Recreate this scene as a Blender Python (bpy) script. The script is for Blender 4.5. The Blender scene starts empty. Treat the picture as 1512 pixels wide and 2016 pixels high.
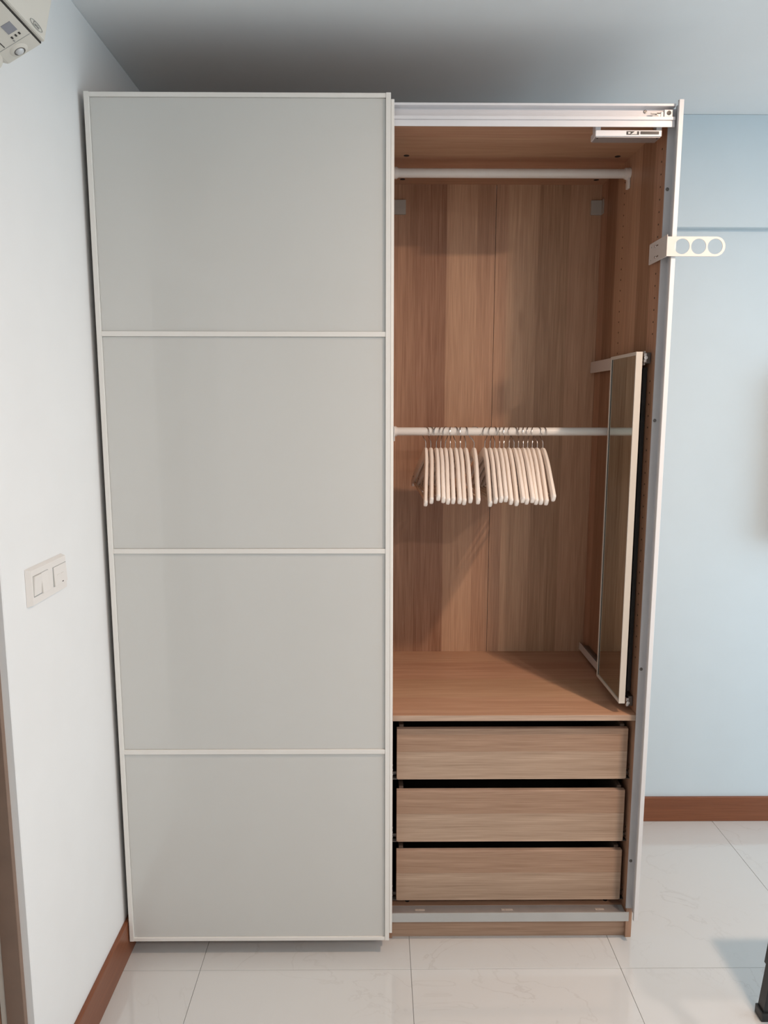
import bpy, bmesh, math, random
from mathutils import Vector, Matrix
random.seed(4)
C = bpy.context.scene.collection
scn = bpy.context.scene

# ------------------------------------------------------------------ camera
F_PX = 1428.27
PITCH, YAW, ROLL = 0.14526, 0.00811, 0.00105
cp, sp_, cy_, sy_ = math.cos(PITCH), math.sin(PITCH), math.cos(YAW), math.sin(YAW)
fw = Vector((sy_ * cp, cy_ * cp, -sp_)); rt = Vector((cy_, -sy_, 0)); up = rt.cross(fw)
rt2 = math.cos(ROLL) * rt + math.sin(ROLL) * up
up2 = -math.sin(ROLL) * rt + math.cos(ROLL) * up
cam = bpy.data.cameras.new('camera')
cam.sensor_fit = 'VERTICAL'; cam.sensor_height = 24.0; cam.sensor_width = 18.0
cam.lens = F_PX / 2016.0 * 24.0
cam.clip_start = 0.02; cam.clip_end = 60
cam_ob = bpy.data.objects.new('camera', cam); C.objects.link(cam_ob)
m = Matrix((rt2, up2, -fw)).transposed().to_4x4()
m.translation = Vector((-0.02436, -2.00680, 1.61110))
cam_ob.matrix_world = m
scn.camera = cam_ob

# ------------------------------------------------------------------ world, daylight, exposure
XL, XR, YB, YN, H = -0.770, 3.30, 0.635, -4.20, 2.587
w = bpy.data.worlds.new('world'); scn.world = w; w.use_nodes = True
bg = w.node_tree.nodes['Background']
bg.inputs['Color'].default_value = (0.72, 0.88, 1.0, 1); bg.inputs['Strength'].default_value = 2.0

def area_light(name, loc, rot, sx, sy, power, col, shape='RECTANGLE', spread=180):
    l = bpy.data.lights.new(name, 'AREA'); l.shape = shape; l.size = sx
    if shape == 'RECTANGLE': l.size_y = sy
    l.energy = power; l.color = col; l.spread = math.radians(spread)
    o = bpy.data.objects.new(name, l); C.objects.link(o); o.location = loc; o.rotation_euler = rot
    return o
WY0, WY1, WZ0, WZ1 = -2.60, 0.30, 0.35, 2.25          # window in the right wall
WINDOW_POWER = 33.0
LAMP_POWER = 33.0
FILL_POWER = 42.0
area_light('daylight', (XR + 0.02, (WY0 + WY1) / 2, (WZ0 + WZ1) / 2), (0, math.radians(90), 0),
           WZ1 - WZ0, WY1 - WY0, WINDOW_POWER, (0.60, 0.85, 1.0))
scn.view_settings.view_transform = 'Standard'
try: scn.view_settings.look = 'None'
except Exception: pass
scn.view_settings.gamma = 1.0
scn.view_settings.use_curve_mapping = False
scn.view_settings.exposure = -0.20

# ------------------------------------------------------------------ materials
def new_mat(name):
    mt = bpy.data.materials.new(name); mt.use_nodes = True
    nt = mt.node_tree; b = nt.nodes['Principled BSDF']
    return mt, nt, b
def N(nt, t, **kw):
    n = nt.nodes.new(t)
    for k, v in kw.items():
        if k.startswith('in_'):
            n.inputs[k[3:].replace('_', ' ')].default_value = v
        else: setattr(n, k, v)
    return n
def plain(name, col, rough=0.5, metal=0.0, var=0.03, scale=8.0, coat=0.0, bump=0.0, bscale=200.0, spec=0.5):
    mt, nt, b = new_mat(name); L = nt.links.new
    tc = N(nt, 'ShaderNodeTexCoord'); no = N(nt, 'ShaderNodeTexNoise'); no.inputs['Scale'].default_value = scale
    no.inputs['Detail'].default_value = 3
    L(tc.outputs['Object'], no.inputs['Vector'])
    r = N(nt, 'ShaderNodeValToRGB')
    r.color_ramp.elements[0].position = .3; r.color_ramp.elements[1].position = .7
    r.color_ramp.elements[0].color = tuple(c * (1 - var) for c in col) + (1,)
    r.color_ramp.elements[1].color = tuple(min(1, c * (1 + var)) for c in col) + (1,)
    L(no.outputs['Fac'], r.inputs['Fac']); L(r.outputs['Color'], b.inputs['Base Color'])
    b.inputs['Roughness'].default_value = rough; b.inputs['Metallic'].default_value = metal
    b.inputs['Coat Weight'].default_value = coat; b.inputs['Specular IOR Level'].default_value = spec
    b.inputs['Coat Roughness'].default_value = 0.03
    if bump:
        n2 = N(nt, 'ShaderNodeTexNoise'); n2.inputs['Scale'].default_value = bscale; n2.inputs['Detail'].default_value = 4
        L(tc.outputs['Object'], n2.inputs['Vector'])
        bp = N(nt, 'ShaderNodeBump'); bp.inputs['Strength'].default_value = bump; bp.inputs['Distance'].default_value = .002
        L(n2.outputs['Fac'], bp.inputs['Height']); L(bp.outputs['Normal'], b.inputs['Normal'])
    return mt

def wood(name, cross, along, width=0.1043, offset=0.0, a=(0.245, 0.122, 0.072), b_=(0.585, 0.370, 0.255), third=None,
         stripe=0.62, grain=0.62, rough=0.42, seed=0.0):
    """striped oak foil: boards of WIDTH across axis CROSS, grain along axis ALONG (object space)"""
    mt, nt, bs = new_mat(name); L = nt.links.new
    tc = N(nt, 'ShaderNodeTexCoord'); sep = N(nt, 'ShaderNodeSeparateXYZ'); L(tc.outputs['Object'], sep.inputs[0])
    cr = sep.outputs['XYZ'.index(cross)]; al = sep.outputs['XYZ'.index(along)]
    other = sep.outputs['XYZ'.index([x for x in 'XYZ' if x not in (cross, along)][0])]
    ad = N(nt, 'ShaderNodeMath', operation='ADD'); ad.inputs[1].default_value = offset; L(cr, ad.inputs[0])
    dv = N(nt, 'ShaderNodeMath', operation='DIVIDE'); dv.inputs[1].default_value = width; L(ad.outputs[0], dv.inputs[0])
    fl = N(nt, 'ShaderNodeMath', operation='FLOOR'); L(dv.outputs[0], fl.inputs[0])
    sd = N(nt, 'ShaderNodeMath', operation='ADD'); sd.inputs[1].default_value = seed; L(fl.outputs[0], sd.inputs[0])
    wn = N(nt, 'ShaderNodeTexWhiteNoise', noise_dimensions='1D'); L(sd.outputs[0], wn.inputs['W'])
    def vec(c_scale, a_scale, o_scale=1.0):
        cb = N(nt, 'ShaderNodeCombineXYZ')
        for src, sc, idx in ((cr, c_scale, 0), (al, a_scale, 1), (other, o_scale, 2)):
            mu = N(nt, 'ShaderNodeMath', operation='MULTIPLY'); mu.inputs[1].default_value = sc; L(src, mu.inputs[0])
            if idx == 2:
                m2 = N(nt, 'ShaderNodeMath', operation='MULTIPLY_ADD'); m2.inputs[1].default_value = 7.3
                L(fl.outputs[0], m2.inputs[0]); L(mu.outputs[0], m2.inputs[2]); L(m2.outputs[0], cb.inputs[2])
            else: L(mu.outputs[0], cb.inputs[idx])
        return cb.outputs[0]
    n1 = N(nt, 'ShaderNodeTexNoise'); n1.inputs['Scale'].default_value = 1; n1.inputs['Detail'].default_value = 3; n1.inputs['Distortion'].default_value = 1.2
    L(vec(42, 1.5), n1.inputs['Vector'])                     # cathedral figure
    n2 = N(nt, 'ShaderNodeTexNoise'); n2.inputs['Scale'].default_value = 1; n2.inputs['Detail'].default_value = 4
    L(vec(430, 7), n2.inputs['Vector'])                     # fine pores
    n3 = N(nt, 'ShaderNodeTexNoise'); n3.inputs['Scale'].default_value = 1; n3.inputs['Detail'].default_value = 1
    L(vec(9, 0.5), n3.inputs['Vector'])
    s1 = N(nt, 'ShaderNodeMath', operation='MULTIPLY_ADD'); s1.inputs[1].default_value = stripe; s1.inputs[2].default_value = 0.5 - stripe / 2
    L(wn.outputs['Value'], s1.inputs[0])
    def addn(prev, src, amt):
        q = N(nt, 'ShaderNodeMath', operation='MULTIPLY_ADD'); q.inputs[1].default_value = amt
        c0 = N(nt, 'ShaderNodeMath', operation='SUBTRACT'); c0.inputs[1].default_value = 0.5; L(src, c0.inputs[0])
        L(c0.outputs[0], q.inputs[0]); L(prev, q.inputs[2]); return q.outputs[0]
    v = addn(s1.outputs[0], n1.outputs['Fac'], grain * 1.05)
    v = addn(v, n2.outputs['Fac'], grain * 1.7)
    v = addn(v, n3.outputs['Fac'], grain * 0.9)
    r = N(nt, 'ShaderNodeValToRGB'); e = r.color_ramp.elements
    e[0].position = 0.0; e[0].color = (*a, 1); e[1].position = 1.0; e[1].color = (*b_, 1)
    L(v, r.inputs['Fac'])
    # some boards are pinker, some yellower
    hs = N(nt, 'ShaderNodeMix', data_type='RGBA', blend_type='MULTIPLY')
    L(wn.outputs['Color'], (sepc := N(nt, 'ShaderNodeSeparateColor')).inputs[0])
    r2 = N(nt, 'ShaderNodeValToRGB'); r2.color_ramp.elements[0].color = (1.0, 0.93, 0.90, 1); r2.color_ramp.elements[1].color = (0.98, 1.0, 0.92, 1)
    L(sepc.outputs['Green'], r2.inputs['Fac'])
    hs.inputs[0].default_value = 1.0
    L(r.outputs['Color'], hs.inputs[6]); L(r2.outputs['Color'], hs.inputs[7]); L(hs.outputs[2], bs.inputs['Base Color'])
    bs.inputs['Roughness'].default_value = rough; bs.inputs['Specular IOR Level'].default_value = 0.35
    bp = N(nt, 'ShaderNodeBump'); bp.inputs['Strength'].default_value = 0.12; bp.inputs['Distance'].default_value = 0.0005
    L(n2.outputs['Fac'], bp.inputs['Height']); L(bp.outputs['Normal'], bs.inputs['Normal'])
    return mt

def marble():
    mt, nt, b = new_mat('marble_tile'); L = nt.links.new
    tc = N(nt, 'ShaderNodeTexCoord'); oi = N(nt, 'ShaderNodeObjectInfo')
    mp = N(nt, 'ShaderNodeVectorMath', operation='MULTIPLY_ADD'); mp.inputs[1].default_value = (1, 1, 1)
    cb = N(nt, 'ShaderNodeCombineXYZ'); mu = N(nt, 'ShaderNodeMath', operation='MULTIPLY'); mu.inputs[1].default_value = 37.0
    L(oi.outputs['Random'], mu.inputs[0]); L(mu.outputs[0], cb.inputs[0]); L(mu.outputs[0], cb.inputs[1])
    L(tc.outputs['Object'], mp.inputs[0]); L(cb.outputs[0], mp.inputs[2])
    n = N(nt, 'ShaderNodeTexNoise'); n.inputs['Scale'].default_value = 3.2; n.inputs['Detail'].default_value = 5; n.inputs['Distortion'].default_value = 1.6
    L(mp.outputs[0], n.inputs['Vector'])
    sb = N(nt, 'ShaderNodeMath', operation='SUBTRACT'); sb.inputs[1].default_value = .5; L(n.outputs['Fac'], sb.inputs[0])
    ab = N(nt, 'ShaderNodeMath', operation='ABSOLUTE'); L(sb.outputs[0], ab.inputs[0])
    r = N(nt, 'ShaderNodeValToRGB'); e = r.color_ramp.elements
    e[0].position = 0.0; e[0].color = (0.575, 0.56, 0.54, 1); e[1].position = 0.012; e[1].color = (0.655, 0.65, 0.635, 1)
    L(ab.outputs[0], r.inputs['Fac'])
    n2 = N(nt, 'ShaderNodeTexNoise'); n2.inputs['Scale'].default_value = 1.3; L(mp.outputs[0], n2.inputs['Vector'])
    r2 = N(nt, 'ShaderNodeValToRGB'); r2.color_ramp.elements[0].position = .42; r2.color_ramp.elements[1].position = .62
    r2.color_ramp.elements[0].color = (0, 0, 0, 1); r2.color_ramp.elements[1].color = (1, 1, 1, 1); L(n2.outputs['Fac'], r2.inputs['Fac'])
    mx = N(nt, 'ShaderNodeMix', data_type='RGBA'); mx.inputs[6].default_value = (0.655, 0.65, 0.635, 1)
    L(r2.outputs['Color'], mx.inputs[0]); L(r.outputs['Color'], mx.inputs[7]); L(mx.outputs[2], b.inputs['Base Color'])
    b.inputs['Roughness'].default_value = 0.10; b.inputs['Specular IOR Level'].default_value = 0.6
    b.inputs['Coat Weight'].default_value = 0.7; b.inputs['Coat Roughness'].default_value = 0.04
    return mt

M = dict(
    wall=plain('wall_paint', (0.80, 0.80, 0.79), 0.7, var=0.01, bump=0.05, bscale=90),
    wall_blue=plain('pale_blue_wall', (0.555, 0.645, 0.695), 0.7, var=0.01, bump=0.05, bscale=90),  # even pale blue base colour, back wall and beam
    ceil=plain('ceiling_paint', (0.79, 0.82, 0.83), 0.8, var=0.01),
    tile=marble(), grout=plain('grout', (0.42, 0.40, 0.38), 0.8),
    base=wood('skirting_wood', 'Z', 'Y', 0.5, a=(0.15, 0.050, 0.022), b_=(0.25, 0.095, 0.045), stripe=0.2, grain=0.7, rough=0.35),
    base_x=wood('skirting_wood_x', 'Z', 'X', 0.5, a=(0.16, 0.055, 0.025), b_=(0.27, 0.105, 0.050), stripe=0.2, grain=0.7, rough=0.35),
    wood_back=wood('oak_foil_back', 'X', 'Z', 0.1043, seed=11.0),
    wood_side=wood('oak_foil_side', 'Y', 'Z', 0.105, seed=3.0),
    wood_flat=wood('oak_foil_flat', 'Y', 'X', 0.155, seed=23.0, stripe=0.35, a=(0.36, 0.195, 0.120), b_=(0.64, 0.415, 0.290)),
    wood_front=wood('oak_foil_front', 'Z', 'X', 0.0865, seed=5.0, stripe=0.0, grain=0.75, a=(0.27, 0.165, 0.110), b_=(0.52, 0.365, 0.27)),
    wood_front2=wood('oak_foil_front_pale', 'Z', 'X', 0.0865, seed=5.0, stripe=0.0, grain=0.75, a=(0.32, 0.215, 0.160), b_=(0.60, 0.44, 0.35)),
    glass=plain('white_door_glass', (0.60, 0.60, 0.575), 0.28, var=0.005, coat=0.55),
    frame=plain('white_aluminium', (0.78, 0.76, 0.72), 0.38, metal=0.0, var=0.01),
    alu=plain('matt_aluminium', (0.62, 0.61, 0.62), 0.42, metal=0.35, var=0.03),
    rail=plain('rail_aluminium', (0.74, 0.73, 0.75), 0.4, metal=0.15, var=0.02),
    track=plain('track_aluminium', (0.45, 0.42, 0.41), 0.42, metal=0.6, var=0.05, scale=30),
    dull=plain('dull_aluminium', (0.47, 0.475, 0.465), 0.45, metal=0.3, var=0.03),
    cornerplate=plain('taupe_plastic', (0.40, 0.37, 0.33), 0.5, var=0.01),
    clip=plain('clip_plastic', (0.42, 0.36, 0.32), 0.5),
    strip=plain('strip_white', (0.71, 0.70, 0.70), 0.42, var=0.01),
    rod=plain('white_steel_rod', (0.74, 0.71, 0.67), 0.35, var=0.01),
    white=plain('white_plastic', (0.78, 0.74, 0.70), 0.4, var=0.01),
    beige=plain('beige_steel', (0.66, 0.61, 0.57), 0.45, var=0.01),
    cream=plain('cream_plastic', (0.62, 0.60, 0.54), 0.4, var=0.01),
    switch=plain('switch_plastic', (0.78, 0.74, 0.70), 0.35, var=0.005),
    mirrorframe=plain('mirror_frame_cream', (0.62, 0.575, 0.51), 0.4, var=0.01),
    hanger=plain('white_painted_wood', (0.92, 0.83, 0.75), 0.38, var=0.02, scale=25),
    bar=plain('hanger_bar_wood', (0.62, 0.48, 0.36), 0.45, var=0.05, scale=40),
    steel=plain('steel_wire', (0.55, 0.52, 0.50), 0.22, metal=1.0),
    steel_dark=plain('dark_steel', (0.20, 0.19, 0.18), 0.35, metal=0.9),
    black=plain('black_powder_coat', (0.012, 0.013, 0.013), 0.35),
    dark=plain('dark_recess', (0.02, 0.017, 0.015), 0.7),
    drawer_in=plain('drawer_box_dark', (0.11, 0.075, 0.055), 0.6, var=0.05),
    lcd=plain('grey_display', (0.22, 0.23, 0.27), 0.15, coat=0.5),
    sensor=plain('sensor_dome', (0.55, 0.57, 0.58), 0.1, coat=0.8),
    grey=plain('grey_print', (0.30, 0.31, 0.30), 0.5),
    jamb=plain('brown_door_frame', (0.22, 0.145, 0.105), 0.5, var=0.08, scale=14),
    jamb2=plain('red_brown_door', (0.20, 0.095, 0.055), 0.5, var=0.08, scale=14),
    table=plain('white_table_top', (0.70, 0.69, 0.66), 0.35),
)
mm, nt_, b_ = new_mat('mirror_silver')
b_.inputs['Base Color'].default_value = (0.66, 0.68, 0.62, 1); b_.inputs['Metallic'].default_value = 1; b_.inputs['Roughness'].default_value = 0.015
M['mirror'] = mm
mm, nt_, b_ = new_mat('lamp_diffuser')
b_.inputs['Emission Color'].default_value = (1, 0.85, 0.68, 1); b_.inputs['Emission Strength'].default_value = 6
M['lamp'] = mm

# ------------------------------------------------------------------ mesh helpers
class G:
    """collects shapes (world coordinates) into one mesh"""
    def __init__(s): s.bm = bmesh.new()
    def _merge(s, o):
        me = bpy.data.meshes.new('tmp'); o.to_mesh(me); o.free(); s.bm.from_mesh(me); bpy.data.meshes.remove(me)
    def box(s, x0, x1, y0, y1, z0, z1, bev=0.0, seg=2):
        o = bmesh.new(); bmesh.ops.create_cube(o, size=1)
        for v in o.verts:
            v.co = Vector((x0 if v.co.x < 0 else x1, y0 if v.co.y < 0 else y1, z0 if v.co.z < 0 else z1))
        if bev: bmesh.ops.bevel(o, geom=list(o.edges), offset=bev, segments=seg, affect='EDGES', profile=0.7)
        s._merge(o); return s
    def cyl(s, p0, p1, r0, r1=None, n=20, cap=True):
        r1 = r0 if r1 is None else r1
        p0, p1 = Vector(p0), Vector(p1); d = p1 - p0
        o = bmesh.new(); bmesh.ops.create_cone(o, cap_ends=cap, segments=n, radius1=r0, radius2=r1, depth=d.length)
        mt = Matrix.Translation((p0 + p1) / 2) @ d.to_track_quat('Z', 'Y').to_matrix().to_4x4()
        bmesh.ops.transform(o, matrix=mt, verts=o.verts); s._merge(o); return s
    def prism(s, pts, axis, a0, a1, bev=0.0):
        """polygon (2 coords, the axes left over in order) extruded along AXIS"""
        o = bmesh.new(); ax = 'XYZ'.index(axis)
        def mk(p, a):
            c = list(p); c.insert(ax, a); return o.verts.new(c)
        lo = [mk(p, a0) for p in pts]; hi = [mk(p, a1) for p in pts]
        o.faces.new(lo); o.faces.new(hi); n = len(pts)
        for i in range(n): o.faces.new((lo[i], lo[(i + 1) % n], hi[(i + 1) % n], hi[i]))
        bmesh.ops.recalc_face_normals(o, faces=o.faces)
        if bev: bmesh.ops.bevel(o, geom=list(o.edges), offset=bev, segments=2, affect='EDGES')
        s._merge(o); return s
    def sweep(s, path, ring, cap=True, side=None):
        """path: points; ring(i, t): list of (u, v) section points; section frame from the path and SIDE vector"""
        o = bmesh.new(); P = [Vector(p) for p in path]; rings = []
        for i, p in enumerate(P):
            t = (P[min(i + 1, len(P) - 1)] - P[max(i - 1, 0)]).normalized()
            sd = Vector(side) if side else Vector((1, 0, 0))
            u = (sd - t * sd.dot(t)).normalized(); v = t.cross(u)
            rings.append([o.verts.new(p + u * a + v * b) for a, b in ring(i, i / (len(P) - 1))])
        n = len(rings[0])
        for i in range(len(rings) - 1):
            for k in range(n):
                o.faces.new((rings[i][k], rings[i][(k + 1) % n], rings[i + 1][(k + 1) % n], rings[i + 1][k]))
        if cap: o.faces.new(rings[0]); o.faces.new(rings[-1])
        bmesh.ops.recalc_face_normals(o, faces=o.faces); s._merge(o); return s
    def tube(s, path, r, n=8, side=None):
        return s.sweep(path, lambda i, t: [(r * math.cos(2 * math.pi * k / n), r * math.sin(2 * math.pi * k / n)) for k in range(n)], side=side)
    def lathe(s, prof, origin, axis, n=28, ring=False):
        """prof: (r, h) pairs, revolved round AXIS (a direction)"""
        o = bmesh.new(); q = Vector(axis).to_track_quat('Z', 'Y').to_matrix(); og = Vector(origin); rings = []
        for r, h in prof:
            rings.append([o.verts.new(og + q @ Vector((r * math.cos(2 * math.pi * k / n), r * math.sin(2 * math.pi * k / n), h))) for k in range(n)])
        if ring: rings.append(rings[0])
        for i in range(len(rings) - 1):
            for k in range(n): o.faces.new((rings[i][k], rings[i][(k + 1) % n], rings[i + 1][(k + 1) % n], rings[i + 1][k]))
        if not ring: o.faces.new(rings[0]); o.faces.new(rings[-1])
        bmesh.ops.remove_doubles(o, verts=o.verts, dist=1e-6)
        bmesh.ops.recalc_face_normals(o, faces=o.faces); s._merge(o); return s

def place(o, parent, origin):
    C.objects.link(o)
    if parent is not None:
        o.parent = parent; o.location = Vector(origin) - Vector(parent['_w'])
    else: o.location = origin
    o['_w'] = list(origin)
    return o
def obj(name, g, mat, parent=None, origin=None, smooth=False, label=None, kind=None):
    """one mesh object; g is in world coordinates; origin defaults to the parent's"""
    if origin is None: origin = tuple(parent['_w']) if parent is not None else (0, 0, 0)
    me = bpy.data.meshes.new(name); bm = g.bm
    bmesh.ops.translate(bm, vec=-Vector(origin), verts=bm.verts)
    bm.to_mesh(me); bm.free()
    mats = mat if isinstance(mat, list) else [mat]
    for x in mats: me.materials.append(x)
    if smooth:
        me.polygons.foreach_set('use_smooth', [True] * len(me.polygons))
        me.set_sharp_from_angle(angle=math.radians(40))
    o = bpy.data.objects.new(name, me)
    if label: o['label'] = label
    if kind: o['kind'] = kind
    return place(o, parent, origin)
def thing(name, label, cat, loc, group=None, kind=None):
    o = bpy.data.objects.new(name, None); o.empty_display_size = 0.05
    if label: o['label'] = label
    if cat: o['category'] = cat
    if group: o['group'] = group
    if kind: o['kind'] = kind
    return place(o, None, loc)
def plate(name, outer, holes, thick, mat, parent, xform, label=None):
    """flat sheet with holes: OUTER and HOLES are 2D loops; XFORM maps (u, v, w) to world"""
    cu = bpy.data.curves.new(name, 'CURVE'); cu.dimensions = '2D'; cu.fill_mode = 'BOTH'; cu.extrude = thick / 2
    for loop in [outer] + holes:
        sp = cu.splines.new('POLY'); sp.points.add(len(loop) - 1); sp.use_cyclic_u = True
        for i, (a, b) in enumerate(loop): sp.points[i].co = (a, b, 0, 1)
    tmp = bpy.data.objects.new(name, cu); C.objects.link(tmp)
    dg = bpy.context.evaluated_depsgraph_get()
    me = bpy.data.meshes.new_from_object(tmp.evaluated_get(dg))
    bpy.data.objects.remove(tmp); bpy.data.curves.remove(cu)
    g = G(); g.bm.from_mesh(me); bpy.data.meshes.remove(me)
    for v in g.bm.verts: v.co = Vector(xform(*v.co))
    bmesh.ops.recalc_face_normals(g.bm, faces=g.bm.faces)
    return obj(name, g, mat, parent, label=label)
def circle(cx, cy, r, n=32, a0=0.0, a1=2 * math.pi):
    return [(cx + r * math.cos(a0 + (a1 - a0) * k / n), cy + r * math.sin(a0 + (a1 - a0) * k / n)) for k in range(n)]
def text_mesh(name, body, size, mat, parent, xform, thick=0.0003):
    cu = bpy.data.curves.new(name, 'FONT'); cu.body = body; cu.size = size; cu.align_x = 'CENTER'; cu.align_y = 'CENTER'; cu.extrude = thick
    tmp = bpy.data.objects.new(name, cu); C.objects.link(tmp)
    dg = bpy.context.evaluated_depsgraph_get(); me = bpy.data.meshes.new_from_object(tmp.evaluated_get(dg))
    bpy.data.objects.remove(tmp); bpy.data.curves.remove(cu)
    g = G(); g.bm.from_mesh(me); bpy.data.meshes.remove(me)
    for v in g.bm.verts: v.co = Vector(xform(*v.co))
    return obj(name, g, mat, parent)

# ------------------------------------------------------------------ the room
S = 'structure'
fl = obj('floor', G().box(XL - .9, XR + .1, YN - .1, YB + .1, -0.08, -0.004), M['grout'], kind=S)
xs = [XL - .9] + [0.070 + 0.608 * k for k in range(-2, 6)] + [XR]
ys = [YN, -3.724, -2.524, -1.324, -0.124, YB]
cache = {}
for i in range(len(xs) - 1):
    for j in range(len(ys) - 1):
        a, b = xs[i] + .0006, xs[i + 1] - .0006; c, d = ys[j] + .0006, ys[j + 1] - .0006
        key = (round(b - a, 4), round(d - c, 4))
        if key not in cache:
            o = obj('tile', G().box(a, b, c, d, -0.004, 0.0, 0.0004, 1), M['tile'], fl, origin=((a + b) / 2, (c + d) / 2, 0)); cache[key] = o.data
        else:
            o = bpy.data.objects.new('tile', cache[key]); place(o, fl, ((a + b) / 2, (c + d) / 2, 0))
obj('ceiling', G().box(XL - .9, XR + .1, YN - .1, YB + .1, H, H + 0.1), M['ceil'], kind=S)
obj('wall_back', G().box(XL - .1, XR + .1, YB, YB + .1, 0, H), M['wall_blue'], kind=S)
obj('trim_1', G().box(XL, XR, YB - 0.032, YB, 2.222, H, 0.002, 1), M['wall_blue'], kind=S)   # beam along the back wall
obj('wall_left', G().box(XL - .15, XL, -0.600, YB, 0, H, 0.002, 1).box(XL - .15, XL, YN, -1.55, 0, H).box(XL - .15, XL, -1.55, -0.600, 2.12, H), M['wall'], kind=S)
obj('wall_front', G().box(XL - .9, XR + .1, YN - .1, YN, 0, H), M['wall'], kind=S)
obj('wall_right', G().box(XR, XR + .1, YN, WY0, 0, H).box(XR, XR + .1, WY1, YB, 0, H).box(XR, XR + .1, WY0, WY1, 0, WZ0).box(XR, XR + .1, WY0, WY1, WZ1, H), M['wall'], kind=S)
wf = obj('window_1', G().box(XR + .03, XR + .07, WY0, WY1, WZ0, WZ0 + .05).box(XR + .03, XR + .07, WY0, WY1, WZ1 - .05, WZ1)
         .box(XR + .03, XR + .07, WY0, WY0 + .05, WZ0, WZ1).box(XR + .03, XR + .07, WY1 - .05, WY1, WZ0, WZ1)
         .box(XR + .03, XR + .07, -1.43, -1.37, WZ0, WZ1), M['frame'], kind=S)
obj('baseboard_left', G().box(XL, XL + .012, -0.600, YB - .012, 0, 0.113, 0.0015, 1), M['base'], kind=S)
obj('baseboard_back', G().box(XL + .012, XR, YB - .012, YB, 0, 0.100, 0.0015, 1), M['base_x'], kind=S)
# doorway at the near end of the left wall: plaster reveal, brown frame, pale seal, red-brown leaf edge
dj = obj('door_1', G().box(XL - .055, XL - .016, -0.612, -0.600, 0, 2.10, 0.001, 1), M['jamb'], kind=S)
obj('door_seal', G().box(XL - .069, XL - .055, -0.608, -0.600, 0, 2.10, 0.001, 1), M['cream'], dj)
obj('door_leaf', G().box(XL - .120, XL - .069, -0.640, -0.600, 0, 2.10, 0.001, 1), M['jamb2'], dj)
obj('wall_corridor', G().box(XL - .9, XL - .8, YN, YB, 0, H), M['wall'], kind=S)

# ------------------------------------------------------------------ the wardrobe
FX = 0.750
wd = thing('wardrobe', 'oak effect wardrobe with white glass sliding doors, its other half open', 'wardrobe', (0, 0.29, 0))
ZT0, ZT1 = 2.348, 2.366
WB, WS, WF = M['wood_back'], M['wood_side'], M['wood_flat']
obj('side_panel', G().box(0.732, FX, 0, 0.58, 0, ZT1, 0.0006, 1), WS, wd)
obj('side_panel', G().box(0, 0.018, 0, 0.58, 0, ZT1, 0.0006, 1), WS, wd)
obj('side_panel', G().box(-0.018, -0.0005, 0, 0.58, 0, ZT1, 0.0006, 1), WS, wd)
obj('side_panel', G().box(-FX, -0.732, 0, 0.58, 0, ZT1, 0.0006, 1), WS, wd)
for a, b in ((0.018, 0.732), (-0.732, -0.018)):
    obj('top_panel', G().box(a, b, 0, 0.58, ZT0, ZT1), WF, wd)
    obj('bottom_panel', G().box(a, b, 0, 0.58, 0.062, 0.080), WF, wd)
    obj('plinth', G().box(a, b, 0.008, 0.024, 0, 0.062), M['wood_front'], wd)
    mid = (a + b) / 2
    for c, d in ((a, mid - .0008), (mid + .0008, b)):
        obj('back_panel', G().box(c, d, 0.5644, 0.568, 0.080, ZT0), WB, wd)
# fixing holes as small dark plugs standing in the foil, one mesh per row
for y, zr in ((0.037, [0.88 + .032 * k for k in range(45)]), (0.330, [0.88 + .032 * k for k in range(45)])):
    g = G()
    for z in zr:
        if y < .1 and (1.99 < z < 2.06 or 1.70 < z < 1.79): continue
        g.cyl((0.7325, y, z), (0.7316, y, z), 0.0026, n=8)
    obj('shelf_pin_holes', g, M['dark'], wd, kind='stuff')
for x, y in ((0.690, 0.282), (0.694, 0.509), (0.060, 0.282), (0.056, 0.509)):
    obj('cam_lock', G().cyl((x, y, ZT0 + .001), (x, y, ZT0 - .0006), 0.0085, n=20), M['dark'], wd)
for x in (0.066, 0.686):
    obj('cam_lock', G().cyl((x, 0.062, 0.0795), (x, 0.062, 0.0808), 0.007, n=16), M['dark'], wd)
# shelf
sh = obj('shelf', G().box(0.0185, 0.7315, 0.004, 0.564, 0.699, 0.716, 0.0008, 1), WF, wd)
obj('front_edge_band', G().box(0.0185, 0.7315, 0.0030, 0.0042, 0.699, 0.7155), M['wood_front2'], sh)
# wall brackets at the back corners
for x0, x1 in ((0.0185, 0.069), (0.694, 0.7315)):
    obj('corner_plate', G().box(x0, x1, 0.556, 0.564, 2.250, 2.297, 0.001, 1), M['cornerplate'], wd)
obj('corner_plate', G().box(0.7285, 0.7315, 0.535, 0.556, 2.250, 2.297, 0.001, 1), M['cornerplate'], wd)

# top rail with lips, stopper and screw
rl = obj('top_rail', G().prism([(0.0, 2.375), (-0.030, 2.375), (-0.030, 2.3695), (-0.012, 2.3685), (-0.012, 2.344), (-0.030, 2.344), (-0.030, 2.3365),
                               (-0.026, 2.3355), (-0.026, 2.3345), (-0.0275, 2.334), (-0.0275, 2.320), (-0.0255, 2.320), (-0.0225, 2.335), (-0.002, 2.337), (0.0, 2.348)], 'X', -0.744, 0.7365), M['rail'], wd)
obj('rail_screw', G().lathe([(0.0001, 0), (0.0045, 0.0003), (0.0045, 0.0015), (0.003, 0.002), (0.0001, 0.001)], (0.664, -0.0115, 2.362), (0, -1, 0), 16), M['steel_dark'], rl, smooth=True)
st = obj('rail_stopper', G().box(0.708, 0.730, -0.028, -0.012, 2.344, 2.362, 0.001, 1).box(0.700, 0.708, -0.025, -0.012, 2.344, 2.358, 0.001, 1), M['alu'], rl)
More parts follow.
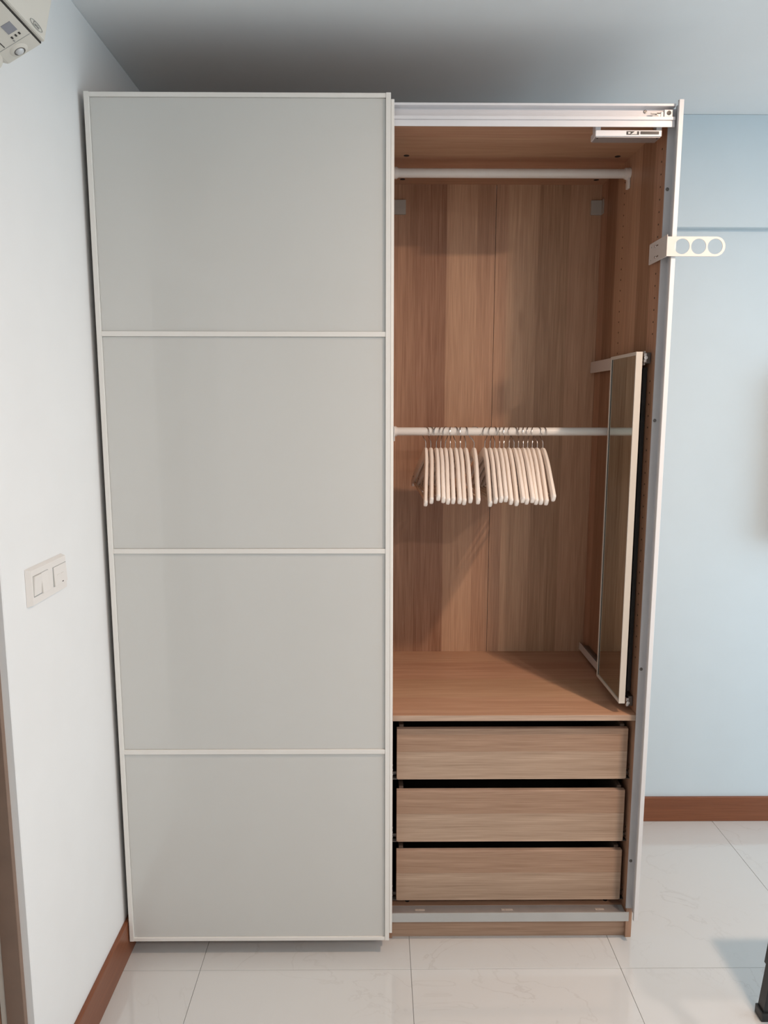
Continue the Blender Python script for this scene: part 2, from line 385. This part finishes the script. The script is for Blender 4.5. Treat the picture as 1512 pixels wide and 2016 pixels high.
obj('stopper_screw', G().lathe([(0.0001, 0), (0.0055, 0.0), (0.0055, 0.001), (0.0001, 0.0008)], (0.720, -0.028, 2.3535), (0, -1, 0), 18), M['black'], rl, smooth=True)
obj('stopper_spring', G().box(0.676, 0.701, -0.024, -0.020, 2.353, 2.3555).box(0.690, 0.701, -0.024, -0.014, 2.346, 2.3555, .0005, 1), M['steel'], rl)
obj('stopper_pad', G().box(0.678, 0.694, -0.026, -0.014, 2.3445, 2.3495, .001, 1), M['beige'], rl)
# bottom rail
br = obj('bottom_rail', G().prism([(0.035, 0.0802), (0.035, 0.083), (-0.026, 0.083), (-0.027, 0.1055), (-0.030, 0.1055), (-0.030, 0.077), (-0.001, 0.077), (-0.001, 0.0802)], 'X', -0.735, 0.729), M['dull'], wd)
obj('rail_bed', G().box(-0.73, 0.715, -0.025, 0.033, 0.083, 0.0838).box(0.05, 0.715, -0.016, -0.013, 0.083, 0.088), M['track'], br)
for x0, x1 in ((0.088, 0.118), (0.352, 0.388), (0.640, 0.668)):
    obj('rail_clip', G().box(x0, x1, 0.008, 0.016, 0.0838, 0.0858, 0.0006, 1).cyl(((x0 * .6 + x1 * .4), 0.012, 0.0855), ((x0 * .6 + x1 * .4), 0.012, 0.0868), 0.003, n=10), M['clip'], br)
# aluminium cover strip on the right panel's front edge
cs = obj('cover_strip', G().box(0.7285, 0.7500, -0.004, -0.0003, 0.100, 2.372).box(0.7465, 0.7500, -0.044, -0.004, 0.092, 2.378), M['alu'], wd)
obj('strip_edge', G().box(0.7385, 0.7505, -0.046, -0.044, 0.088, 2.380, 0.0008, 1).box(0.7385, 0.7400, -0.044, -0.036, 0.088, 2.380), M['strip'], cs)
for z in (2.175, 1.572, 0.859, 0.257):
    obj('strip_screw', G().lathe([(0.0001, 0), (0.0048, 0.0), (0.0040, 0.0018), (0.0015, 0.0022), (0.0001, 0.0012)], (0.7355, -0.004, z), (0, -1, 0), 16), M['steel_dark'], cs, smooth=True)

# sliding doors
def sliding_door(x0, x1, y0, y1, z0, z1, label, bars, st_=0.0125):
    d = obj('sliding_door', G().box(x0 + .003, x1 - .003, y0 + .010, y1 - .001, z0 + .003, z1 - .003), M['frame'], wd, label=label)
    zs = [z0 + 0.010] + bars + [z1 - 0.011]
    for a in (x0, x1 - st_):
        obj('stile', G().box(a, a + st_, y0, y1, z0, z1, 0.0012, 2), M['frame'], d)
    obj('end_rail', G().box(x0 + st_, x1 - st_, y0 + .001, y1, z0, z0 + .0105, 0.001, 2), M['frame'], d)
    obj('end_rail', G().box(x0 + st_, x1 - st_, y0 + .001, y1, z1 - .0115, z1 - .001, 0.001, 2), M['frame'], d)
    for z in bars: obj('glazing_bar', G().box(x0 + st_, x1 - st_, y0 + .001, y1 - .003, z - .0065, z + .0065, 0.001, 2), M['frame'], d)
    e = [z0 + .0105] + [v for z in bars for v in (z - .0065, z + .0065)] + [z1 - .0115]
    for k in range(0, len(e), 2):
        obj('glass_panel', G().box(x0 + st_ + .0006, x1 - st_ - .0006, y0 + .006, y0 + .010, e[k] + .0006, e[k + 1] - .0006), M['glass'], d)
    return d
d1 = sliding_door(-0.7545, 0.0075, -0.074, -0.054, 0.052, 2.3815, 'front white glass sliding door with four panes', [0.642, 1.2205, 1.7955])
d2 = sliding_door(-0.7330, 0.0165, -0.052, -0.033, 0.060, 2.374, 'rear white glass sliding door behind the first', [0.642, 1.2205, 1.7955], 0.0185)
obj('end_lip', G().box(0.0085, 0.0165, -0.0535, -0.052, 0.060, 2.374, 0.0004, 1), M['frame'], d2)
obj('roller_bracket', G().prism([(-0.085, 2.380), (-0.083, 2.3868), (-0.080, 2.3878), (-0.036, 2.3878), (-0.032, 2.386), (-0.029, 2.380)], 'Y', -0.052, -0.040), M['white'], d1)
obj('roller_bracket', G().box(-0.70, -0.645, -0.052, -0.040, 2.368, 2.384, 0.002, 1), M['white'], d1)

# clothes rails
def rail_holder(x, y, z, sgn, r, hook):
    g = G().cyl((x, y, z), (x - sgn * 0.014, y, z), r + .0035, n=28).cyl((x - sgn * .014, y, z), (x - sgn * .017, y, z), r + .0015, n=28)
    if hook: g.box(min(x, x - sgn * .008), max(x, x - sgn * .008), y - .010, y + .010, z - .044, z - .008, 0.004, 3)
    return g
for z, r in ((2.3015, 0.0133), (1.5315, 0.0128)):
    rd = obj('clothes_rail', G().cyl((0.0185, 0.29, z), (0.7315, 0.29, z), r, n=32), M['rod'], wd, smooth=True)
    obj('rail_holder', rail_holder(0.0185, 0.29, z, -1, r, False), M['white'], rd, smooth=True)
    obj('rail_holder', rail_holder(0.7315, 0.29, z, 1, r, True), M['white'], rd, smooth=True)
obj('door_bumper', G().box(0.0182, 0.0210, -0.012, 0.020, 1.515, 1.555, 0.001, 1), M['white'], wd)

# white soft-closing damper under the top panel
dp = obj('soft_close_damper', G().box(0.537, 0.709, -0.016, 0.028, 2.301, 2.3165, 0.0012, 1).box(0.537, 0.551, -0.014, 0.012, 2.3165, ZT0, 0.0008, 1).box(0.695, 0.709, -0.014, 0.012, 2.3165, ZT0, 0.0008, 1), M['rail'], wd)
obj('damper_slot', G().box(0.6175, 0.6495, -0.0172, -0.0158, 2.3050, 2.3130).box(0.6535, 0.7010, -0.0172, -0.0158, 2.3060, 2.3130), M['black'], dp)
obj('damper_latch', G().prism([(0.628, 2.3055), (0.6435, 2.3055), (0.6435, 2.3125), (0.638, 2.3125)], 'Y', -0.0185, -0.017).box(0.6205, 0.6265, -0.0185, -0.017, 2.3065, 2.3105), M['white'], dp)
obj('damper_tray', G().box(0.540, 0.706, -0.012, 0.026, 2.2995, 2.3012), M['track'], dp)
for x in (0.545, 0.70):
    obj('damper_screw', G().cyl((x, -0.006, 2.2996), (x, -0.006, 2.2988), 0.0024, n=10), M['black'], dp)

# three-ring folding hook arm on the right panel
hkp = plate('valet_hook', [(0.072, 1.998), (0.072, 2.048), (0.070, 2.051), (-0.052, 2.051), (-0.052, 1.996), (0.070, 1.996)],
            [circle(0.030, 2.038, 0.0038, 14), circle(0.026, 2.009, 0.0038, 14), circle(0.058, 2.0405, 0.0022, 10), circle(0.058, 2.006, 0.0022, 10)] +
            [[(0.025 - a, 2.038 + s_) for a, s_ in ((0.001, -.0016), (0.016, -.0016), (0.016, .0016), (0.001, .0016))],
             [(0.021 - a, 2.009 + s_) for a, s_ in ((0.001, -.0016), (0.016, -.0016), (0.016, .0016), (0.001, .0016))]],
            0.0016, M['beige'], wd, lambda u, v, w_: (0.7245 + w_, u, v), label='cream steel bracket with three rings sticking out')
R_ = 0.0245
arm = [(0.7240, 1.9965), (0.852, 1.9965)] + circle(0.8515, 2.021, R_, 18, -math.pi / 2, math.pi / 2) + [(0.8515, 2.0455), (0.7240, 2.0455)]
plate('hook_arm', arm, [circle(x, 2.021, 0.0195, 36) for x in (0.7635, 0.8065, 0.8495)], 0.0016, M['beige'], hkp, lambda u, v, w_: (u, -0.052 + w_, v))
for u, v in ((0.030, 2.038), (0.026, 2.009)):
    obj('hook_screw', G().lathe([(0.0001, 0), (0.0034, 0.0), (0.0028, 0.0012), (0.0001, 0.0008)], (0.7236, u, v), (-1, 0, 0), 14), M['steel'], hkp, smooth=True)

# pull-out mirror
mX, mX1, mY0, mY1, mZ0, mZ1 = 0.680, 0.698, 0.009, 0.229, 0.749, 1.758
mr = obj('pull_out_mirror', G().box(mX + .004, mX1, mY0 + .002, mY1 - .002, mZ0 + .002, mZ1 - .002), M['mirrorframe'], wd, label='narrow pull-out mirror in a cream frame')
obj('mirror_glass', G().box(mX + .0028, mX + .0040, mY0 + .004, mY1 - .008, mZ0 + .008, mZ1 - .008), M['mirror'], mr)
obj('mirror_frame', G().box(mX, mX1, mY0, mY0 + .004, mZ0, mZ1, 0.0006, 1).box(mX, mX1 - .001, mY1 - .0085, mY1, mZ0, mZ1, 0.0006, 1)
    .box(mX, mX1 - .001, mY0 + .004, mY1 - .0085, mZ0, mZ0 + .009, 0.0006, 1).box(mX, mX1 - .001, mY0 + .004, mY1 - .0085, mZ1 - .009, mZ1, 0.0006, 1), M['mirrorframe'], mr)
obj('gap_shade_bar', G().box(0.7030, 0.7130, 0.054, 0.092, mZ0 + .012, mZ1 - .035).box(0.7175, 0.7285, 0.054, 0.070, mZ0 + .02, mZ1 - .04), M['black'], mr)  # black bars added to put shade into the gap behind the mirror
obj('mirror_gasket', G().box(mX + .0018, mX + .0030, mY1 - .0105, mY1 - .0085, mZ0 + .009, mZ1 - .009).box(mX + .0018, mX + .0030, mY0 + .004, mY0 + .0052, mZ0 + .009, mZ1 - .009), M['dark'], mr)
for z0 in (1.724, 0.726):
    obj('mirror_arm', G().box(0.714, 0.7165, 0.040, 0.556, z0, z0 + (.038 if z0 > 1 else .027), 0.0006, 1), M['beige'], mr)
    obj('slide', G().box(0.7165, 0.7310, 0.036, 0.50, z0 + .004, z0 + .034, 0.001, 1), M['steel_dark'], mr)
    obj('slide_end', G().box(0.708, 0.7165, 0.028, 0.052, z0 + .006, z0 + .032, 0.001, 1).cyl((0.712, 0.029, z0 + .019), (0.712, 0.022, z0 + .019), 0.005, n=14), M['steel'], mr)
    obj('slide_carriage', G().box(0.699, 0.703, 0.060, 0.200, z0 + .008, z0 + .030, 0.001, 1), M['black'], mr)

# drawers
for (z0, z1, lb) in ((0.502, 0.6615, 'top drawer'), (0.2995, 0.4650, 'middle drawer'), (0.1045, 0.2690, 'bottom drawer')):
    mid = z0 + (z1 - z0) * 0.552
    o0 = (0.031, 0.030, mid)
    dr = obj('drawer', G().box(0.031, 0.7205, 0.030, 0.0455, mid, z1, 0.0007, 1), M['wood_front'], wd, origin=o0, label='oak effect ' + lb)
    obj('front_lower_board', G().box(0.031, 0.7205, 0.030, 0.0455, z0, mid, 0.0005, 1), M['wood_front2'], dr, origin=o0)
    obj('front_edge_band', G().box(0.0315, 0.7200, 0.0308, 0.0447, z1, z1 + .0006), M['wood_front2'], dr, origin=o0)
    for a in (0.0385, 0.700):
        obj('drawer_side', G().box(a, a + .013, 0.0455, 0.54, z0 + .02, z1 + 0.008, 0.0006, 1), M['drawer_in'], dr, origin=o0)
    obj('drawer_back', G().box(0.0515, 0.700, 0.527, 0.54, z0 + .03, z1), M['drawer_in'], dr, origin=o0)
    obj('drawer_bottom', G().box(0.0515, 0.700, 0.0455, 0.527, z0 + .02, z0 + .026), M['drawer_in'], dr, origin=o0)
    for a, b in ((0.0185, 0.034), (0.7165, 0.7315)):
        obj('runner', G().box(a, b, 0.048, 0.53, z0 + .006, z0 + .016).box(a, b, 0.030, 0.050, z0 + .0005, z0 + .0022), M['steel_dark'], dr, origin=o0)
    for a in (0.0192, 0.7305):
        for dz in (0.012, 0.027, 0.042):
            obj('runner_screw', G().cyl((a - .0004, 0.038, z0 + dz), (a + .0006, 0.038, z0 + dz), 0.0028, n=10), M['steel'], dr, origin=o0)

# ------------------------------------------------------------------ hangers
HANG = [(0.126, 0.116, 1.31), (0.142, 0.132, 1.32), (0.159, 0.151, 1.331), (0.173, 0.167, 1.323), (0.188, 0.181, 1.317), (0.203, 0.196, 1.319),
        (0.22, 0.215, 1.319), (0.235, 0.229, 1.315), (0.252, 0.246, 1.322), (0.279, 0.268, 1.318), (0.313, 0.306, 1.308), (0.329, 0.319, 1.32),
        (0.344, 0.334, 1.324), (0.359, 0.347, 1.326), (0.373, 0.365, 1.316), (0.39, 0.383, 1.311), (0.405, 0.398, 1.323), (0.419, 0.411, 1.317),
        (0.434, 0.426, 1.323), (0.448, 0.438, 1.316), (0.463, 0.452, 1.316), (0.479, 0.468, 1.314), (0.496, 0.485, 1.329)]
ROD_Z, ROD_R = 1.5315, 0.0128
def bez(pts, n):
    out = []; P = [Vector(p) for p in pts]
    P = [2 * P[0] - P[1]] + P + [2 * P[-1] - P[-2]]
    for i in range(1, len(P) - 2):
        for k in range(n):
            t = k / n; a, b, c, d = P[i - 1:i + 3]
            out.append(0.5 * (2 * b + (c - a) * t + (2 * a - 5 * b + 4 * c - d) * t * t + (3 * b - a - 3 * c + d) * t ** 3))
    out.append(P[-2]); return out
BEND = -0.021
ctrl = [(0.0, -0.067, 0.0), (0.022, -0.073, -0.001), (0.075, -0.103, -0.0055), (0.130, -0.139, -0.012), (0.175, -0.171, -0.017), (0.206, -0.194, -0.0205)]
full = [(x, -y, z) for y, z, x in reversed(ctrl)] + [(x, y, z) for y, z, x in ctrl[1:]]
pth = bez(full, 4)
def sec(i, t):
    e = abs(t - .5) * 2
    h = 0.0165 - 0.0035 * e; wv = 0.0063
    if i in (0, len(pth) - 1): h *= .72; wv *= .72
    out = []
    for k in range(12):
        a = 2 * math.pi * k / 12 + math.pi / 12; c, s_ = math.cos(a), math.sin(a)
        out.append((wv * math.copysign(abs(c) ** .55, c), h * math.copysign(abs(s_) ** .55, s_)))
    return out
pth2 = [pth[0] + (pth[0] - pth[1]).normalized() * .003] + pth + [pth[-1] + (pth[-1] - pth[-2]).normalized() * .003]
pth = pth2
hr, cz = 0.0195, ROD_R + 0.0016 - 0.0195
hook = []
for k in range(19):
    a = math.radians(200 - k * (200 + 62) / 18)
    hook.append((0, hr * math.cos(a), cz + hr * math.sin(a)))
hook += [(0, 0.004, cz - hr - .004), (0, 0.0008, cz - hr - .0085), (0, 0, cz - hr - .013), (0, 0, -0.056)]
ordn = ['leftmost', 'second', 'third', 'fourth', 'fifth', 'sixth', 'seventh', 'eighth', 'ninth']
ordr = {22: 'rightmost', 21: 'second', 20: 'third', 19: 'fourth', 18: 'fifth', 17: 'sixth', 16: 'seventh', 15: 'eighth', 14: 'ninth', 13: 'tenth', 12: 'eleventh', 11: 'twelfth'}
def hanger_label(i):
    if i == 0: return 'white wooden hanger, leftmost on the lower rail, turned so its rear arm shows'
    if i == 9: return 'white wooden hanger standing alone between the two bunches on the lower rail'
    if i == 10: return 'white wooden hanger, first of the larger bunch, its rear arm showing on its left'
    if i == 22: return 'white wooden hanger, rightmost on the lower rail, tilted outwards'
    if i < 9: return f'white wooden hanger, {ordn[i]} from the left end of the smaller bunch'
    return f'white wooden hanger, {ordr[i]} from the right end of the larger bunch'
proto = None
rr = random.Random(7)
for i, (xn, xt, zt) in enumerate(HANG):
    if proto is None:
        h = thing('clothes_hanger', hanger_label(0), 'clothes hanger', (0, 0, 0), 'white hangers on the lower clothes rail')
        obj('shoulder_piece', G().sweep(pth, sec, side=(1, 0, 0)), M['hanger'], h, smooth=True)
        obj('trouser_bar', G().cyl((-0.0165, -0.176, -0.190), (-0.0165, 0.176, -0.190), 0.0048, n=12), M['bar'], h, smooth=True)
        obj('hook', G().tube(hook, 0.0015, 8), M['steel'], h, smooth=True)
        obj('bar_screw', G().cyl((-0.0235, 0.168, -0.166), (-0.0215, 0.168, -0.166), 0.0028, n=10), M['steel_dark'], h)
        proto = h; hh = h; parts = list(h.children)
    else:
        hh = proto.copy(); C.objects.link(hh); parts = []
        for ch in proto.children:
            c = ch.copy(); C.objects.link(c); c.parent = hh; parts.append(c)
        hh['label'] = hanger_label(i)
    yaw = ((xt - xn) - BEND) / 0.205 * 0.8
    roll = -((zt - 1.319) / 0.205) * 0.9
    hh.rotation_euler = (roll, 0, yaw)
    hh.location = (xn, 0.29, ROD_Z)
    for p_ in parts:
        if p_.name.startswith('hook'):
            p_.rotation_euler = (0, 0, 1.05 if i == 9 else (rr.choice((-1, 1)) * rr.uniform(0.15, 0.55)) - yaw)

# ------------------------------------------------------------------ air conditioner on the left wall
AY0, AY1 = -1.42, -0.650
ac = thing('air_conditioner', 'cream wall mounted air conditioner seen from below, high on the left wall', 'air conditioner', (XL, (AY0 + AY1) / 2, 2.2))
obj('housing', G().prism([(XL + .001, 2.235), (-0.690, 2.200), (-0.662, 2.194), (-0.6035, 2.2265), (-0.606, 2.231), (-0.606, 2.30), (-0.62, 2.46), (-0.66, 2.50), (XL + .001, 2.50)], 'Y', AY0, AY1, 0.0015), M['cream'], ac)
obj('front_panel', G().prism([(-0.6045, 2.2295), (-0.598, 2.2300), (-0.590, 2.262), (-0.580, 2.300), (-0.574, 2.36), (-0.580, 2.43), (-0.61, 2.485), (-0.615, 2.47), (-0.600, 2.42)], 'Y', AY0, AY1 - .001, 0.001), M['cream'], ac, smooth=True)
obj('panel_gap', G().box(-0.607, -0.6035, AY0 + .002, AY1 + .0004 - .002, 2.2268, 2.2296), M['dark'], ac)
tn = Vector((-0.662 + 0.603, 0, 2.194 - 2.227)).normalized(); nn = Vector((0.033, 0, -0.059)).normalized()   # sloping underside
def ul(u, v, w_): return Vector((-0.603, v, 2.227)) + tn * u + nn * w_     # u down the slope, v along Y
def slope_box(name, u0, u1, v0, v1, w0, w1, mat):
    g = G().box(0, 1, 0, 1, 0, 1)
    for v in g.bm.verts: v.co = ul(u0 + (u1 - u0) * v.co.x, v0 + (v1 - v0) * v.co.y, w0 + (w1 - w0) * v.co.z)
    return obj(name, g, mat, ac)
slope_box('display', .0135, .0305, -.739, -.7135, -.001, .0008, M['lcd'])
for a, c in ((.0155, -.7035), (.0225, -.7030), (.0300, -.7028)):
    slope_box('indicator', a - .0015, a + .0015, c - .003, c + .003, -.001, .0008, M['black'])
slope_box('indicator', .0300, .0325, -.6965, -.692, -.001, .0008, M['grey'])
slope_box('indicator', .0215, .0240, -.697, -.692, -.001, .0006, M['cream'])
slope_box('end_cap_seam', .003, .066, -.6892, -.6882, -.001, .0005, M['grey'])
slope_box('vane_edge', .0505, .0520, -.90, -.692, -.001, .0006, M['black'])
sc = ul(.0365, -.668, 0)
obj('motion_sensor', G().lathe([(0.0001, 0), (0.0080, 0), (0.0080, .0020), (0.0078, .0026), (0.0060, .0050), (0.003, .0064), (0.0001, .0068)], sc, nn, 24), [M['sensor']], ac, smooth=True)
obj('sensor_collar', G().lathe([(0.0080, 0), (0.0080, 0.0030), (0.0096, .0030), (0.0098, 0.0)], sc, nn, 24, True), M['steel_dark'], ac, smooth=True)
obj('sensor_bezel', G().lathe([(0.0098, 0), (0.0160, 0.0), (0.0125, .0022), (0.0099, .0028)], sc + nn * .0002, nn, 24, True), M['cream'], ac, smooth=True)
obj('louver', G().cyl((-0.672, AY0 + .02, 2.186), (-0.672, -0.683, 2.186), 0.016, n=20), M['cream'], ac, smooth=True)
# oval emblem with script on the front panel
fa, fb = Vector((-0.598, 0, 2.230)), Vector((-0.590, 0, 2.262))
ft = (fb - fa).normalized(); fn = Vector((ft.z, 0, -ft.x))
def fp(u, v, w_): return Vector((fa.x, -0.686, fa.z)) + ft * (0.0095 + v) + fn * w_ + Vector((0, u, 0))
ov = [(0.0215 * math.cos(a), 0.0046 * math.sin(a)) for a in [2 * math.pi * k / 40 for k in range(40)]]
iv = [(0.0205 * math.cos(a), 0.0038 * math.sin(a)) for a in [2 * math.pi * k / 40 for k in range(40)]]
plate('emblem', ov, [iv], 0.0006, M['grey'], ac, lambda u, v, w_: fp(u, v, w_ + .0009))
text_mesh('emblem_script', 'Carrier', 0.0072, M['grey'], ac, lambda u, v, w_: fp(u, v, w_ + .0009))

# ------------------------------------------------------------------ switch plate
XP = XL + 0.0005
sw = thing('light_switch', 'white twin switch plate on the left wall beside the closed sliding door', 'light switch', (XL, -0.417, 1.226))
g = G().box(XP, XP + .012, -0.507, -0.331, 1.186, 1.268)
for v in g.bm.verts:
    if v.co.x > XP + .006:
        v.co.y = -0.417 + (v.co.y + 0.417) * 0.955; v.co.z = 1.227 + (v.co.z - 1.227) * .92
obj('plate', g, M['switch'], sw)
xf = XP + .012
def rocker(y0, y1, z0, z1, top, bot, name='rocker'):
    obj(name, G().prism([(xf - .001, z0), (xf + bot, z0), (xf + top, z1), (xf - .001, z1)], 'Y', y0, y1, 0.0004), M['switch'], sw)
obj('rocker_recess', G().box(xf - .0005, xf + .0002, -0.4975, -0.4265, 1.2055, 1.2520).box(xf - .0005, xf + .0002, -0.4035, -0.3345, 1.2045, 1.2500), M['grey'], sw)
rocker(-0.4965, -0.4625, 1.2075, 1.251, 0.0042, 0.0005)
rocker(-0.4612, -0.4275, 1.2065, 1.251, 0.0006, 0.0042)
rocker(-0.4005, -0.3360, 1.2055, 1.249, 0.0010, 0.0032, 'blank_rocker')
obj('indicator_mark', G().box(xf + .0030, xf + .0037, -0.3640, -0.3580, 1.2085, 1.2102), M['dark'], sw)
for y in (-0.380, -0.360):
    obj('printed_mark', G().box(xf + .0018, xf + .0028, y - .007, y + .006, 1.2285, 1.2296), M['white'], sw)

# ------------------------------------------------------------------ ceiling downlight (outside the picture, lights the cabinet)
LX, LY = 1.20, -0.92
dl = thing('ceiling_light', 'round warm ceiling downlight in front of the wardrobe', 'ceiling light', (LX, LY, H))
obj('trim_ring', G().lathe([(0.055, 0), (0.075, 0.0), (0.073, .004), (0.058, .006)], (LX, LY, H), (0, 0, -1), 32, True), M['white'], dl, smooth=True)
obj('diffuser', G().cyl((LX, LY, H - .0005), (LX, LY, H - .003), 0.055, n=32), M['lamp'], dl)
lt = area_light('downlight_beam', (LX, LY, H - .006), (0, 0, 0), 0.09, 0.09, LAMP_POWER, (1.0, 0.73, 0.55), 'DISK')
# added fill lamp behind the camera, standing in for bounced room light
L2 = (1.9, -2.8)
fill_lamp = thing('ceiling_light', 'added warm fill lamp on the ceiling behind the viewer', 'ceiling light', (L2[0], L2[1], H))
obj('trim_ring', G().lathe([(0.055, 0), (0.075, 0.0), (0.073, .004), (0.058, .006)], (L2[0], L2[1], H), (0, 0, -1), 32, True), M['white'], fill_lamp, smooth=True)
obj('diffuser', G().cyl((L2[0], L2[1], H - .0005), (L2[0], L2[1], H - .003), 0.055, n=32), M['lamp'], fill_lamp)
area_light('downlight_beam', (L2[0], L2[1], H - .006), (0, 0, 0), 0.09, 0.09, FILL_POWER, (1.0, 0.84, 0.76), 'DISK')  # beam of the added fill lamp

# ------------------------------------------------------------------ wall screen (just off the picture, shades the wall) and table
tv = thing('television', 'black flat television on the back wall right of the wardrobe', 'television', (1.95, YB - .05, 1.43))
obj('screen_body', G().box(1.440, 2.50, YB - .095, YB - .055, 1.11, 1.73, 0.004, 2), M['black'], tv)
obj('screen', G().box(1.448, 2.492, YB - .0965, YB - .095, 1.12, 1.72), M['lcd'], tv)
obj('wall_mount', G().box(1.80, 2.10, YB - .055, YB - .001, 1.30, 1.58, 0.003, 1), M['steel_dark'], tv)

tb = thing('table', 'table on slim splayed black metal legs at the right edge', 'table', (1.45, -0.60, 0))
obj('table_top', G().box(1.05, 1.95, -0.95, -0.27, 0.715, 0.740, 0.003, 2), M['table'], tb)
for sx, sy in ((0, 1), (0, 0), (1, 1), (1, 0)):
    xb = 0.990 if not sx else 1.980; xtp = 1.060 if not sx else 1.91
    yb = -0.295 if sy else -0.925
    d = 0.016
    g = G()
    z1 = 0.715
    lo = [(xb, yb - d, .012), (xb + 2 * d, yb - d, .012), (xb + 2 * d, yb + d, .012), (xb, yb + d, .012)]
    g.sweep([(xb + d, yb, 0.010), (xb + d + (xtp - xb) * .35, yb, 0.25), (xtp + d, yb, z1)], lambda i, t: [(-.014, -.014), (.014, -.014), (.014, .014), (-.014, .014)], side=(1, 0, 0))
    lg = obj('leg', g, M['black'], tb)
    obj('foot_cap', G().box(xb - .002, xb + .033, yb - .018, yb + .018, 0, 0.026, 0.003, 2), M['black'], lg)
    obj('leg_sleeve', G().sweep([(xb + d + .0136, yb, 0.147), (xb + d + (xtp - xb) * .75, yb, .54)], lambda i, t: [(-.017, -.017), (.017, -.017), (.017, .017), (-.017, .017)], side=(1, 0, 0)), M['black'], lg)

for o in scn.objects:
    if '_w' in o: del o['_w']
